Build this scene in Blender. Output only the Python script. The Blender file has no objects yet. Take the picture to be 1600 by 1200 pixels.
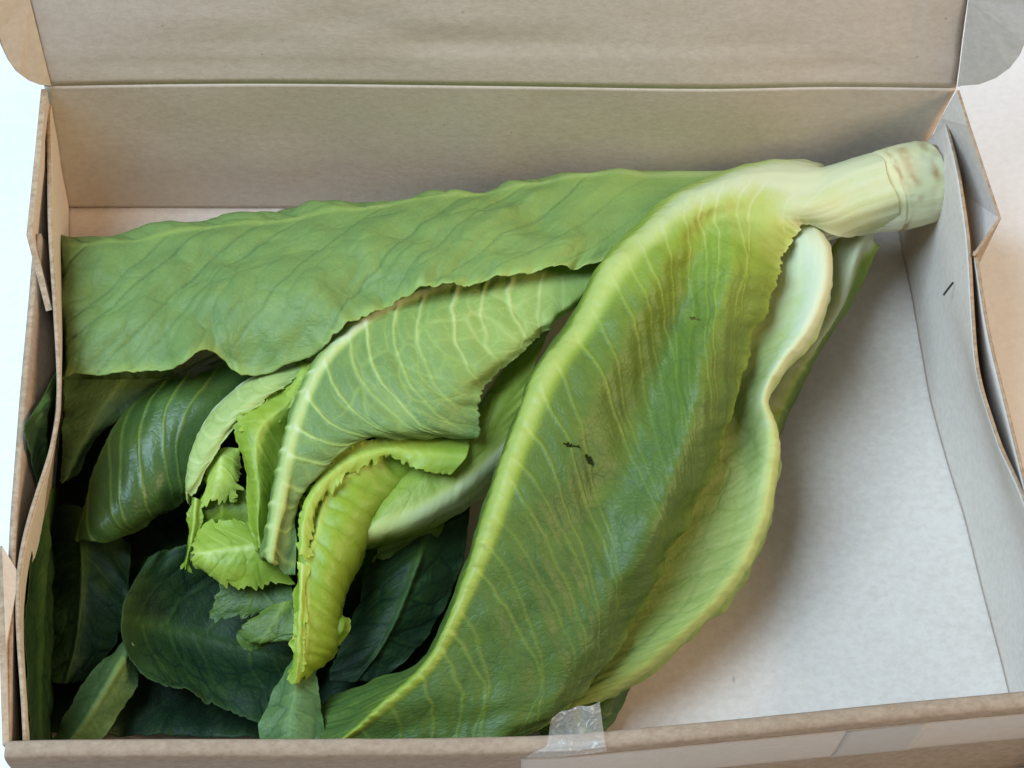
import bpy, bmesh, math
import numpy as np

# ------------------------------------------------------------------ camera, world, lamps
S = bpy.context.scene
COL = S.collection
CM = 0.01
F = 3770.0; TILT = math.radians(29); DIST = 83.0       # focal length in photo pixels, tilt from straight down, cm to aim point
R_ = np.array([1.0, 0, 0]); U_ = np.array([0, math.cos(TILT), math.sin(TILT)]); B_ = np.array([0, -math.sin(TILT), math.cos(TILT)])
CAMP = np.array([0, 0, 5.0]) + B_ * DIST
def P(x, y, z):
    """world point (cm) at height z that the photograph shows at pixel x, y"""
    d = R_ * (x - 800) / F - U_ * (y - 600) / F - B_
    return CAMP + d * (z - CAMP[2]) / d[2]

cam_d = bpy.data.cameras.new('camera'); cam = bpy.data.objects.new('camera', cam_d); COL.objects.link(cam)
cam.location = CAMP * CM; cam.rotation_euler = (TILT, 0, 0)
cam_d.sensor_width = 36.0; cam_d.lens = F / 1600 * 36.0
cam_d.clip_start = 0.01; cam_d.clip_end = 100
S.camera = cam
S.render.resolution_x, S.render.resolution_y = 1024, 768
S.view_settings.view_transform = 'Standard'; S.view_settings.look = 'None'
S.view_settings.exposure = 0.0; S.view_settings.gamma = 1.0
S.cycles.max_bounces = 8; S.cycles.transparent_max_bounces = 12

w = bpy.data.worlds.new('World'); S.world = w; w.use_nodes = True
w.node_tree.nodes['Background'].inputs[0].default_value = (1.0, 0.92, 0.86, 1)
w.node_tree.nodes['Background'].inputs[1].default_value = 0.20

def area(name, loc, target, sx, sy, power, colour):
    l = bpy.data.lights.new(name, 'AREA'); l.shape = 'RECTANGLE'; l.size = sx; l.size_y = sy
    l.energy = power; l.color = colour
    o = bpy.data.objects.new(name, l); COL.objects.link(o)
    from mathutils import Vector
    o.location = loc; o.rotation_euler = (Vector(target) - Vector(loc)).to_track_quat('-Z', 'Y').to_euler()
    return o
area('window_light', (-0.74, 0.07, 1.36), (0, 0, 0.05), 1.0, 1.0, 44, (0.55, 0.765, 1.0))
area('room_lamp', (1.40, -0.28, 0.97), (0, 0, 0.05), 0.7, 0.6, 23, (1.0, 0.75, 0.50))

# ------------------------------------------------------------------ materials
def new_mat(name):
    m = bpy.data.materials.new(name); m.use_nodes = True
    nt = m.node_tree; nt.nodes.clear()
    out = nt.nodes.new('ShaderNodeOutputMaterial')
    return m, nt, out
def N(nt, t, **kw):
    n = nt.nodes.new(t)
    for k, v in kw.items():
        if k.startswith('i_'): n.inputs[k[2:].replace('_', ' ')].default_value = v
        else: setattr(n, k, v)
    return n
def ramp(nt, stops):
    r = nt.nodes.new('ShaderNodeValToRGB'); e = r.color_ramp.elements
    while len(e) > 1: e.remove(e[-1])
    e[0].position = stops[0][0]; e[0].color = (*stops[0][1], 1)
    for p, c in stops[1:]:
        k = e.new(p); k.color = (*c, 1)
    return r

def board_mat(name, c0, c1, fleck=0.25, rough=0.85, spec=0.2):
    m, nt, out = new_mat(name); L = nt.links.new
    tc = N(nt, 'ShaderNodeTexCoord')
    b = N(nt, 'ShaderNodeBsdfPrincipled', i_Roughness=rough); b.inputs['Specular IOR Level'].default_value = spec
    n1 = N(nt, 'ShaderNodeTexNoise', i_Scale=18.0, i_Detail=5.0)
    n2 = N(nt, 'ShaderNodeTexNoise', i_Scale=420.0, i_Detail=6.0, i_Roughness=0.75)
    mp = N(nt, 'ShaderNodeMapping'); mp.inputs['Scale'].default_value = (0.75, 1.0, 1.0); L(tc.outputs['Object'], mp.inputs[0])
    L(tc.outputs['Object'], n1.inputs[0]); L(mp.outputs[0], n2.inputs[0])
    mix = N(nt, 'ShaderNodeMath', operation='MULTIPLY_ADD'); mix.inputs[1].default_value = 0.28
    L(n1.outputs[0], mix.inputs[0])
    ml = N(nt, 'ShaderNodeMath', operation='MULTIPLY'); ml.inputs[1].default_value = 0.72; L(n2.outputs[0], ml.inputs[0]); L(ml.outputs[0], mix.inputs[2])
    r = ramp(nt, [(0.40, c0), (0.59, c1)]); L(mix.outputs[0], r.inputs[0])
    # sparse dark fibres pressed in the pulp
    v = N(nt, 'ShaderNodeTexVoronoi', i_Scale=130.0); v.feature = 'F1'
    mp2 = N(nt, 'ShaderNodeMapping'); mp2.inputs['Scale'].default_value = (1.0, 0.35, 1.0); mp2.inputs['Rotation'].default_value = (0.5, 0.4, 0.7)
    L(tc.outputs['Object'], mp2.inputs[0]); L(mp2.outputs[0], v.inputs[0])
    fr = ramp(nt, [(0.03, (1, 1, 1)), (0.09, (0, 0, 0))]); L(v.outputs['Distance'], fr.inputs[0])
    sep = N(nt, 'ShaderNodeSeparateColor'); L(v.outputs['Color'], sep.inputs[0])
    gt = N(nt, 'ShaderNodeMath', operation='GREATER_THAN'); gt.inputs[1].default_value = 0.86; L(sep.outputs[0], gt.inputs[0])
    mm = N(nt, 'ShaderNodeMath', operation='MULTIPLY'); L(gt.outputs[0], mm.inputs[0]); L(fr.outputs[0], mm.inputs[1])
    m2 = N(nt, 'ShaderNodeMath', operation='MULTIPLY'); m2.inputs[1].default_value = fleck * 1.6; L(mm.outputs[0], m2.inputs[0])
    cm = N(nt, 'ShaderNodeMix', data_type='RGBA'); L(m2.outputs[0], cm.inputs[0]); L(r.outputs[0], cm.inputs[6]); cm.inputs[7].default_value = (0.12, 0.09, 0.06, 1)
    L(cm.outputs[2], b.inputs['Base Color'])
    bp = N(nt, 'ShaderNodeBump', i_Strength=0.35, i_Distance=0.0005); L(n2.outputs[0], bp.inputs['Height'])
    # faint corrugation telegraphing through the liner
    wv = N(nt, 'ShaderNodeTexWave', i_Scale=26.0, i_Distortion=1.2); wv.bands_direction = 'X'; L(tc.outputs['Object'], wv.inputs[0])
    bp2 = N(nt, 'ShaderNodeBump', i_Strength=0.03, i_Distance=0.0004); L(wv.outputs['Fac'], bp2.inputs['Height']); L(bp.outputs[0], bp2.inputs['Normal'])
    L(bp2.outputs[0], b.inputs['Normal'])
    L(b.outputs[0], out.inputs[0])
    return m
M_IN = board_mat('grey_board_liner', (0.56, 0.475, 0.395), (0.635, 0.55, 0.465))
M_OUT = board_mat('kraft_board', (0.25, 0.18, 0.12), (0.33, 0.25, 0.175))
M_EDGE = board_mat('board_cut_edge', (0.25, 0.17, 0.10), (0.40, 0.29, 0.19))
M_NICK = board_mat('dark_nick', (0.06, 0.055, 0.05), (0.10, 0.09, 0.08))
M_TABLE = board_mat('white_table_paint', (0.74, 0.74, 0.73), (0.80, 0.80, 0.79), fleck=0.05, rough=0.5, spec=0.3)

def leaf_mat(name, stops, transl=0.28, rough=0.46, spec=0.42, net=1.0, sign=1.0):
    m, nt, out = new_mat(name); L = nt.links.new
    at = N(nt, 'ShaderNodeAttribute', attribute_name='tone')
    st = N(nt, 'ShaderNodeAttribute', attribute_name='st')      # leaf coordinates in cm
    nw = N(nt, 'ShaderNodeTexNoise', i_Scale=2.2, i_Detail=3.0); L(st.outputs['Vector'], nw.inputs[0])
    ad = N(nt, 'ShaderNodeVectorMath', operation='MULTIPLY_ADD'); ad.inputs[1].default_value = (0.45, 0.45, 0.45)
    L(nw.outputs['Color'], ad.inputs[0]); L(st.outputs['Vector'], ad.inputs[2])
    v2 = N(nt, 'ShaderNodeTexVoronoi', i_Scale=3.4); v2.feature = 'DISTANCE_TO_EDGE'; L(ad.outputs[0], v2.inputs[0])
    r2 = ramp(nt, [(0.0, (1, 1, 1)), (0.06, (0, 0, 0))]); L(v2.outputs['Distance'], r2.inputs[0])
    gm = N(nt, 'ShaderNodeMapRange'); gm.inputs[1].default_value = 0.2; gm.inputs[2].default_value = 0.5; L(at.outputs['Fac'], gm.inputs[0])
    l2 = N(nt, 'ShaderNodeMath', operation='MULTIPLY'); L(r2.outputs[0], l2.inputs[0]); L(gm.outputs[0], l2.inputs[1]); l2 = l2.outputs[0]
    n1 = N(nt, 'ShaderNodeTexNoise', i_Scale=0.8, i_Detail=5.0, i_Roughness=0.6); L(st.outputs['Vector'], n1.inputs[0])
    n2 = N(nt, 'ShaderNodeTexNoise', i_Scale=14.0, i_Detail=4.0, i_Roughness=0.6); L(st.outputs['Vector'], n2.inputs[0])
    def mad(a, k, c):
        q = N(nt, 'ShaderNodeMath', operation='MULTIPLY_ADD'); L(a, q.inputs[0]); q.inputs[1].default_value = k
        if isinstance(c, float): q.inputs[2].default_value = c
        else: L(c, q.inputs[2])
        return q.outputs[0]
    t = mad(n1.outputs[0], 0.20, at.outputs['Fac'])
    t = mad(n2.outputs[0], 0.07, t)
    t = mad(l2, 0.035 * net * sign, t)
    sub = N(nt, 'ShaderNodeMath', operation='SUBTRACT'); L(t, sub.inputs[0]); sub.inputs[1].default_value = 0.135
    r = ramp(nt, stops); L(sub.outputs[0], r.inputs[0])
    b = N(nt, 'ShaderNodeBsdfPrincipled', i_Roughness=rough); b.inputs['Specular IOR Level'].default_value = spec
    L(r.outputs[0], b.inputs['Base Color'])
    rr = N(nt, 'ShaderNodeMapRange'); L(n1.outputs[0], rr.inputs[0]); rr.inputs[3].default_value = rough - 0.08; rr.inputs[4].default_value = rough + 0.12; L(rr.outputs[0], b.inputs['Roughness'])
    d2 = N(nt, 'ShaderNodeMapRange', interpolation_type='SMOOTHSTEP'); L(v2.outputs['Distance'], d2.inputs[0]); d2.inputs[1].default_value = 0.0; d2.inputs[2].default_value = 0.22
    hd = N(nt, 'ShaderNodeMath', operation='MULTIPLY'); L(d2.outputs[0], hd.inputs[0]); L(gm.outputs[0], hd.inputs[1])
    h = mad(n2.outputs[0], 0.5, hd.outputs[0])
    bp = N(nt, 'ShaderNodeBump', i_Strength=0.28 * net, i_Distance=0.0003); L(h, bp.inputs['Height'])
    L(bp.outputs[0], b.inputs['Normal'])
    tr = N(nt, 'ShaderNodeBsdfTranslucent'); hs = N(nt, 'ShaderNodeHueSaturation', i_Saturation=1.1, i_Value=1.35); L(r.outputs[0], hs.inputs['Color']); L(hs.outputs[0], tr.inputs[0])
    mx = N(nt, 'ShaderNodeMixShader'); mx.inputs[0].default_value = transl; L(b.outputs[0], mx.inputs[1]); L(tr.outputs[0], mx.inputs[2])
    L(mx.outputs[0], out.inputs[0])
    return m
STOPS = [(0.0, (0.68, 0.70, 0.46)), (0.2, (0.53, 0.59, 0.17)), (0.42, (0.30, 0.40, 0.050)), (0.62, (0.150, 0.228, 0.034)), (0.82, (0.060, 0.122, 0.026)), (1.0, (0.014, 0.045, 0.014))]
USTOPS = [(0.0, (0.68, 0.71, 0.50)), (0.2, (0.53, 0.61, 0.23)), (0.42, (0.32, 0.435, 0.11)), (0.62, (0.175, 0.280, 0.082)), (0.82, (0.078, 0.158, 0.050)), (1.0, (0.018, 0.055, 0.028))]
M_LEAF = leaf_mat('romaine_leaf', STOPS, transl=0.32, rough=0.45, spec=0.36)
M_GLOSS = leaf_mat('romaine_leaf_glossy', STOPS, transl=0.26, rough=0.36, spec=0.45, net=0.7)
M_DARK = leaf_mat('romaine_leaf_shaded', STOPS[:4] + [(0.82, (0.042, 0.088, 0.018)), (1.0, (0.008, 0.028, 0.009))], transl=0.22, rough=0.55, spec=0.25, net=0.8)  # leaf greens with the box's deep shade put into the darkest tones
M_LIME = leaf_mat('romaine_heart_leaf', [(0.0, (0.68, 0.70, 0.40)), (0.2, (0.50, 0.61, 0.12)), (0.42, (0.285, 0.41, 0.032)), (0.62, (0.165, 0.24, 0.020)), (0.82, (0.060, 0.122, 0.020)), (1.0, (0.012, 0.042, 0.015))], transl=0.36, rough=0.42, spec=0.4, net=0.7)
M_UNDER = leaf_mat('romaine_leaf_underside', USTOPS, transl=0.32, rough=0.5, spec=0.32, sign=0.6)

# ------------------------------------------------------------------ helpers
def tag(o, label=None, cat=None, kind=None, group=None):
    if label: o['label'] = label
    if cat: o['category'] = cat
    if kind: o['kind'] = kind
    if group: o['group'] = group
    return o
def empty(name, loc_cm):
    o = bpy.data.objects.new(name, None); COL.objects.link(o); o.location = np.array(loc_cm) * CM; o.empty_display_size = 0.02
    return o
def link(name, me, mats, parent):
    o = bpy.data.objects.new(name, me); COL.objects.link(o)
    for m in (mats if isinstance(mats, (list, tuple)) else [mats]): me.materials.append(m)
    if parent:
        o.parent = parent
        l = parent.location.copy(); q = parent
        while q.parent: q = q.parent; l = l + q.location
        o.location = -l
    return o
def cr(Pk, n):
    """Catmull-Rom along axis 0 -> n samples, spaced by mean chord length"""
    Pk = np.asarray(Pk, float); k = len(Pk)
    if k == 2:
        u = np.linspace(0, 1, n)[:, None, None]; return Pk[0] * (1 - u) + Pk[1] * u
    d = np.linalg.norm(np.diff(Pk, axis=0), axis=-1).mean(axis=1); T = np.concatenate([[0], np.cumsum(np.sqrt(d))]); L = np.concatenate([[0], np.cumsum(d)])
    # sample parameters evenly in chord length
    q = np.interp(np.linspace(0, L[-1], n), L, T)
    i = np.clip(np.searchsorted(T, q, side='right') - 1, 0, k - 2)
    m = np.empty_like(Pk)
    m[1:-1] = (Pk[2:] - Pk[:-2]) / (T[2:] - T[:-2])[:, None, None]
    m[0] = (Pk[1] - Pk[0]) / (T[1] - T[0]); m[-1] = (Pk[-1] - Pk[-2]) / (T[-1] - T[-2])
    h = (T[i + 1] - T[i]); s = ((q - T[i]) / h)[:, None, None]; h = h[:, None, None]
    return (2*s**3 - 3*s**2 + 1) * Pk[i] + (s**3 - 2*s**2 + s) * h * m[i] + (-2*s**3 + 3*s**2) * Pk[i+1] + (s**3 - s**2) * h * m[i+1]
def grid(rows, nu, nv, smooth=True):
    A = np.array([[p if isinstance(p, np.ndarray) else P(*p) for p in r] for r in rows])
    if smooth:
        A = cr(A, nu); return cr(A.transpose(1, 0, 2), nv).transpose(1, 0, 2)
    def lin(Q, n):
        k = len(Q); u = np.linspace(0, k - 1, n); i = np.clip(u.astype(int), 0, k - 2); s = (u - i)[:, None, None]
        return Q[i] * (1 - s) + Q[i + 1] * s
    return lin(lin(A, nu).transpose(1, 0, 2), nv).transpose(1, 0, 2)
def vnoise(x, y, seed):
    rng = np.random.RandomState(seed); tab = rng.rand(256, 256)
    xi = np.floor(x).astype(int); yi = np.floor(y).astype(int); fx = x - xi; fy = y - yi
    fx = fx*fx*(3-2*fx); fy = fy*fy*(3-2*fy); g = lambda a, b: tab[a % 256, b % 256]
    return (g(xi, yi)*(1-fx) + g(xi+1, yi)*fx)*(1-fy) + (g(xi, yi+1)*(1-fx) + g(xi+1, yi+1)*fx)*fy * 1.0
def cells(x, y, seed):
    """distance to the nearest wall between jittered cells of size 1"""
    rng = np.random.RandomState(seed); jx = rng.rand(128, 128); jy = rng.rand(128, 128)
    xi = np.floor(x).astype(int); yi = np.floor(y).astype(int)
    f1 = np.full(x.shape, 9.0); f2 = np.full(x.shape, 9.0)
    for a in (-1, 0, 1):
        for b in (-1, 0, 1):
            d = np.hypot(xi + a + jx[(xi+a) % 128, (yi+b) % 128] - x, yi + b + jy[(xi+a) % 128, (yi+b) % 128] - y)
            f2 = np.minimum(f2, np.maximum(f1, d)); f1 = np.minimum(f1, d)
    return (f2 - f1) * 0.5
def grid_mesh(name, G, cut=()):
    nu, nv = G.shape[:2]
    idx = np.arange(nu*nv).reshape(nu, nv)
    f = np.stack([idx[:-1, :-1], idx[1:, :-1], idx[1:, 1:], idx[:-1, 1:]], -1).reshape(-1, 4)
    if len(cut):                                   # torn slits: drop the faces along short lines on the surface
        c = G.reshape(-1, 3)[f].mean(1); keep = np.ones(len(f), bool)
        for a, b, wd in cut:
            a = np.array(P(*a)); b = np.array(P(*b)); ab = b - a
            q = np.clip(((c - a) @ ab) / (ab @ ab), 0, 1)
            keep &= np.linalg.norm(np.cross(c - a - q[:, None]*ab, (CAMP - a) / np.linalg.norm(CAMP - a)), axis=1) > wd * (1.15 - np.abs(2*q - 1)) * (0.6 + 0.8*vnoise(q*6, q*0, 3))
        f = f[keep]
    me = bpy.data.meshes.new(name)
    me.vertices.add(nu*nv); me.vertices.foreach_set('co', (G.reshape(-1, 3) * CM).ravel())
    me.loops.add(f.size); me.loops.foreach_set('vertex_index', f.ravel())
    me.polygons.add(len(f)); me.polygons.foreach_set('loop_start', np.arange(0, f.size, 4)); me.polygons.foreach_set('loop_total', np.full(len(f), 4))
    me.update(calc_edges=True); me.validate()
    me.polygons.foreach_set('use_smooth', np.ones(len(f), bool))
    return me
def normals(G):
    du = np.gradient(G, axis=0); dv = np.gradient(G, axis=1); n = np.cross(du, dv)
    return n / np.maximum(np.linalg.norm(n, axis=-1, keepdims=True), 1e-9)
def solid(o, t_cm, off=-1, rim=0, back=0):
    md = o.modifiers.new('thickness', 'SOLIDIFY'); md.thickness = t_cm * CM; md.offset = off
    md.material_offset_rim = rim; md.material_offset = back; md.use_quality_normals = False
    return md

def leaf(rows, parent, nu=180, nv=90, rib=2, tone=(0.3, 0.6), wr=(0.7, 0.12), hr=(0.25, 0.08), spacing=1.2, slope=0.55, curl=0.05,
         vh=0.03, vcol=0.25, ribcol=0.5, pucker=0.05, frill=0.12, serr=0.05, serf=1.2, edge_tone=-0.06, seed=1, mat=None, label=None, name='leaf', pale_side=None, vmax=1.0, holes=(), relief=1.0, ncol=0.09, rcr=0.035, vfall=0.75, vw=0.07, rr=(0.12, 1.3)):
    nc = len(rows[0]); G = grid(rows, nu, nv)
    n = normals(G)
    view = CAMP - G
    if (n * view).sum(-1).mean() < 0: n = -n; flipped = True
    else: flipped = False
    jr = int(round(rib / (nc - 1) * (nv - 1)))
    dl = np.linalg.norm(np.diff(G, axis=1), axis=-1)
    cum = np.concatenate([np.zeros((nu, 1)), np.cumsum(dl, axis=1)], 1)
    t = cum - cum[:, jr:jr+1]
    s1 = np.concatenate([[0], np.cumsum(np.linalg.norm(np.diff(G[:, jr], axis=0), axis=-1))])
    s = np.repeat(s1[:, None], nv, 1); Ltot = s1[-1]; u = s / Ltot
    at = np.abs(t)
    tm = np.where(t >= 0, t[:, -1:], -t[:, :1]); tm = np.maximum(tm, 0.15); e = np.clip(at / tm, 0, 1)
    rng = np.random.RandomState(seed)
    wander = (vnoise(s*0.9, t*0.9 + 31, seed) - 0.5) * 0.30 + (vnoise(s*2.6, t*2.6 + 11, seed+5) - 0.5) * 0.07
    w = wr[0] + (wr[1] - wr[0]) * u**0.8
    ribp = np.exp(-(at / np.maximum(w, 0.02))**2)
    veins = np.zeros_like(s); dist = np.full_like(s, 9.0)
    for side in (1, -1):
        msk = (t * side > 0)
        sk = -4.0 + rng.rand() * spacing
        while sk < Ltot + 1:
            b = slope * rng.uniform(0.8, 1.2); c = curl * rng.uniform(0.7, 1.3)
            sv = sk + b*at + c*at**2
            d = np.abs(s + wander - sv) / np.sqrt(1 + (b + 2*c*at)**2)
            lw = vw * (1 - 0.6*e)
            g = np.exp(-(d/lw)**2) * (1 - vfall*e) * rng.uniform(0.6, 1.0)
            veins = np.where(msk, np.maximum(veins, g), veins); dist = np.where(msk, np.minimum(dist, d), dist)
            sk += spacing * rng.uniform(0.65, 1.4)
    # branch veins: walls of irregular cells drawn out along the side veins, and a finer net inside them
    sc = s - min(slope, 1.0)*0.7*at
    wx = (vnoise(s*0.8, t*0.8, seed+40) - 0.5) * 0.9; wy = (vnoise(s*0.8 + 50, t*0.8, seed+41) - 0.5) * 0.9
    c1 = cells((sc + wx)/1.15 + 20, (t + wy)/1.7 + 20, seed+42) * 1.2
    c2 = cells((sc + wx*0.8)/0.55 + 20, (t + wy*0.8)/0.7 + 20, seed+43) * 0.6
    net1 = np.exp(-(c1/0.045)**2); net2 = np.exp(-(c2/0.035)**2) * (1 - net1)
    nf = np.clip(e*5, 0, 1) * np.clip(u*6 - 0.6, 0, 1) * (0.45 + 0.75*vnoise(s*0.5, t*0.5, seed+44))
    net1 = net1 * nf; net2 = net2 * nf
    veins *= np.clip(u * 6, 0, 1) * vmax
    h = hr[0] + (hr[1] - hr[0]) * u
    disp = h * ribp * (0.85 + 0.35*vnoise(s*4.5, t*1.5, seed+20)) + rcr * ribp * (vnoise(s*6, t*1.2, seed+21) - 0.5) + vh * veins * (1 - ribp)
    dome = 1 - np.exp(-(dist / (0.33*spacing))**2)
    disp += pucker * 0.7 * (dome - 0.5) * np.clip(e*4, 0, 1) + pucker * (2.6 * (vnoise(s*0.42 + 7, t*0.42 + 3, seed+2) - 0.5) + 1.2 * (vnoise(s*0.95 + 7, t*0.95 + 3, seed+4) - 0.5) + 0.2 * (vnoise(s*2.1, t*2.1 + 9, seed+3) - 0.5))
    disp += relief * (-0.014*net1 - 0.002*net2 + 0.022*np.clip(c1/0.35, 0, 1)*nf + 0.002*np.clip(c2/0.18, 0, 1)*nf)
    disp *= np.clip((u - 0.06) * 6, 0.12, 1)
    disp += np.clip(1 - u*5, 0, 1) * (0.05*(vnoise(t*3.2, s*0.22, seed+52) - 0.5) + 0.02*(vnoise(t*9, s*0.5, seed+53) - 0.5))
    ed = np.clip((e - 0.55) / 0.45, 0, 1)**2
    disp += frill * ed * ((vnoise(s*1.5 + 40*(t > 0), t*0.3, seed+8) - 0.5) * 2 + 0.6*(vnoise(s*3.4 + 17*(t > 0), t*0.3, seed+9) - 0.5))
    # ragged, toothed margin: slide the outer strip in or out along the surface
    dv = np.gradient(G, axis=1); dv /= np.maximum(np.linalg.norm(dv, axis=-1, keepdims=True), 1e-9)
    sgn = np.where(t >= 0, 1.0, -1.0)
    tooth = (vnoise(s*serf*2 + 90*(t > 0), 0*t, seed+12) - 0.5) * 1.2 + (vnoise(s*serf*5.5 + 50*(t > 0), 0*t, seed+13) - 0.5) * 0.8
    saw = ((s*serf*1.7 + 0.6*vnoise(s*2, 0*t, seed+14)) % 1.0) - 0.5
    sl = serr * np.clip(0.25 + u*3, 0, 1) * np.clip((e - 0.6) / 0.4, 0, 1)**1.5 * (tooth + 0.45*saw*vnoise(s*0.8, 0*t + 5, seed+30)*2)
    eu = np.clip(1 - (Ltot - s) / 0.8, 0, 1)**2
    du = np.gradient(G, axis=0); du /= np.maximum(np.linalg.norm(du, axis=-1, keepdims=True), 1e-9)
    tip = serr * eu * ((vnoise(t*serf*2, 0*t + 3, seed+15) - 0.5) + (vnoise(t*serf*6, 0*t + 3, seed+16) - 0.5)) * 1.5
    G = G + n * disp[..., None] + dv * (sl * sgn)[..., None] + du * tip[..., None]
    tn = tone[0] + (tone[1] - tone[0]) * u**0.9 if not isinstance(tone[0], tuple) else np.interp(u, [q[0] for q in tone], [q[1] for q in tone])
    tn = tn - ribcol * np.exp(-(at / np.maximum(w*1.25, 0.03))**4) * (1 - 0.35*u) * (np.clip(rr[0] + rr[1]*u, 0, 1) if isinstance(tone[0], tuple) else 1) - vcol * veins * (1 - 0.85*ribp)
    tn = tn + ncol * net1 + 0.6 * ncol * net2
    tn = tn + edge_tone * np.clip((e - 0.93) / 0.07, 0, 1) - 0.10 * np.exp(-(at/(w*2.6))**2) * (1-u)
    bs = np.clip(1 - u*5, 0, 1); tn = tn + bs * (0.05*(vnoise(t*4, s*0.25, seed+50) - 0.5) + 0.05*(vnoise(t*1.5, s*0.6, seed+51) - 0.5))
    if pale_side is not None: tn = tn + pale_side[0] * np.clip(t / tm * np.sign(pale_side[1]), 0, 1)**abs(pale_side[1])
    me = grid_mesh(name, G, cut=holes)
    if flipped: me.flip_normals()
    a = me.attributes.new('tone', 'FLOAT', 'POINT'); a.data.foreach_set('value', np.clip(tn + 0.0, -0.1, 1.05).ravel().astype(np.float32))
    a = me.attributes.new('st', 'FLOAT_VECTOR', 'POINT'); a.data.foreach_set('vector', np.stack([s + seed*7.3, t + seed*3.1, 0*s], -1).ravel().astype(np.float32))
    o = link(name, me, mat or M_LEAF, parent)
    solid(o, 0.03)
    if label: o['label'] = label
    return o

def outline(name, pts, mats, parent, t=0.25, curve=None):
    """flat sheet of board: planar outline in photo points with heights, thickened"""
    bm = bmesh.new(); vs = [bm.verts.new(P(*p) * CM) for p in pts]
    f = bm.faces.new(vs); f.normal_update()
    if f.normal.dot(__import__('mathutils').Vector((CAMP - P(*pts[0])))) < 0: f.normal_flip()
    bmesh.ops.triangulate(bm, faces=[f])
    me = bpy.data.meshes.new(name); bm.to_mesh(me); bm.free()
    o = link(name, me, mats, parent); solid(o, t, rim=2, back=1)
    return o
def panel(name, rows, parent, nu=2, nv=40, t=0.25, mats=None, smooth=True, bow=0.0, seed=3, up=None):
    G = grid(rows, nu, nv, smooth)
    n = normals(G)
    fl = False
    ref = (CAMP - G) if up is None else np.broadcast_to(np.array(up, float), G.shape)
    if (n * ref).sum(-1).mean() < 0: n = -n; fl = True
    if bow:
        x = np.arange(nu)[:, None] * 0.11; y = np.arange(nv)[None, :] * 0.11
        G = G + n * (bow * (vnoise(x*1.0 + 0*y, y*1.0 + 0*x, seed) - 0.5))[..., None]
    me = grid_mesh(name, G)
    if fl: me.flip_normals()
    o = link(name, me, mats or [M_IN, M_OUT, M_EDGE], parent); solid(o, t, rim=2, back=1)
    return o

# ------------------------------------------------------------------ table
bm = bmesh.new(); bmesh.ops.create_cube(bm, size=1.0)
for v in bm.verts: v.co = (v.co.x * 3.0, v.co.y * 2.4 + 0.3, v.co.z * 0.04 - 0.022)
me = bpy.data.meshes.new('table'); bm.to_mesh(me); bm.free()
tag(link('table', me, M_TABLE, None), 'smooth white table surface under and around the open cardboard box', kind='structure')

# ------------------------------------------------------------------ cardboard box
box = tag(empty('cardboard_box', (0, -2, 0)), 'open shallow cardboard box with grey lining and raised lid holding a lettuce', 'box')
panel('floor_panel', [[(96, 318, .3), (1412, 325, .3)], [(96, 700, .3), (1490, 700, .3)], [(40, 1150, .3), (1620, 1170, .3)], [(30, 1245, .3), (1650, 1225, .3)]], box, nu=60, nv=80, t=0.22, smooth=False, bow=0.05)
HT = 8.0
# lid, hinged on the back edge and standing open
def lid_rows():
    top = [(69, 135, HT), (250, 132, HT), (450, 131, HT), (800, 135, HT), (1100, 139, HT), (1300, 136, HT), (1494, 138, HT)]
    up = [(40, 0, 12.1), (222, 0, 12.1), (432, 0, 12.1), (795, 0, 12.1), (1102, 0, 12.1), (1309, 0, 12.1), (1512, 0, 12.1)]
    return top, up
top, upr = lid_rows()
A0 = np.array([P(*p) for p in top]); A1 = np.array([P(*p) for p in upr])
k = np.concatenate([np.linspace(0, 1.2, 17), np.linspace(1.3, 5.6, 30)])[:, None, None]
C0 = cr(A0[:, None], 120)[:, 0]; CA = cr(A1[:, None], 120)[:, 0]
G = C0[None] + (CA - C0)[None] * k
nn = normals(G); nn *= np.sign((nn * (CAMP - G)).sum(-1).mean())
xx = np.arange(G.shape[1])[None, :] / 119.0; yy = k[:, :, 0]
G = G + nn * (0.10 * (vnoise(xx*9 + 0*yy, yy*4 + 0*xx, 4) - 0.5) - 0.05*((yy > 0.42) & (xx < 0.955)))[..., None] * np.clip(yy*5, 0, 1)[..., None]
me = grid_mesh('lid', G)
if (normals(G) * nn).sum() < 0: me.flip_normals()
bot = np.array([P(*p) for p in [(100, 325, .33), (270, 325, .33), (470, 325, .33), (800, 326, .33), (1060, 327, .33), (1220, 327, .33), (1397, 328, .33)]])
C1 = cr(bot[:, None], 120)[:, 0]; q = np.linspace(0, 1, 40)[:, None, None]
Gb = C0[None] * (1 - q) + C1[None] * q
xx = np.arange(120)[None, :] * 0.27; yy = q[:, :, 0] * 8
Gb[:, :, 1] += np.sin(q[:, :, 0]*np.pi) * 0.14 * (vnoise(xx*0.5, yy*0.35, 33) - 0.5)
mb = grid_mesh('back_panel', Gb)
if normals(Gb)[20, 60, 1] > 0: mb.flip_normals()
solid(link('back_panel', mb, [M_IN, M_OUT, M_EDGE], box), 0.25, rim=2, back=1)
lid = link('lid', me, [M_IN, M_OUT, M_EDGE], box); solid(lid, 0.25, rim=2, back=1)
outline('lid_flap', [(80, 134, 8.12), (62, 132.5, 8.5), (45, 126, 8.9), (30, 115, 9.5), (16, 98, 10.1), (5, 75, 10.8), (-2, 50, 11.5), (-12, 10, 12.7), (-30, -80, 15.2), (26, -80, 14.4), (47, 0, 12.1)], [M_IN, M_OUT, M_EDGE], lid, t=0.22)
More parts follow.
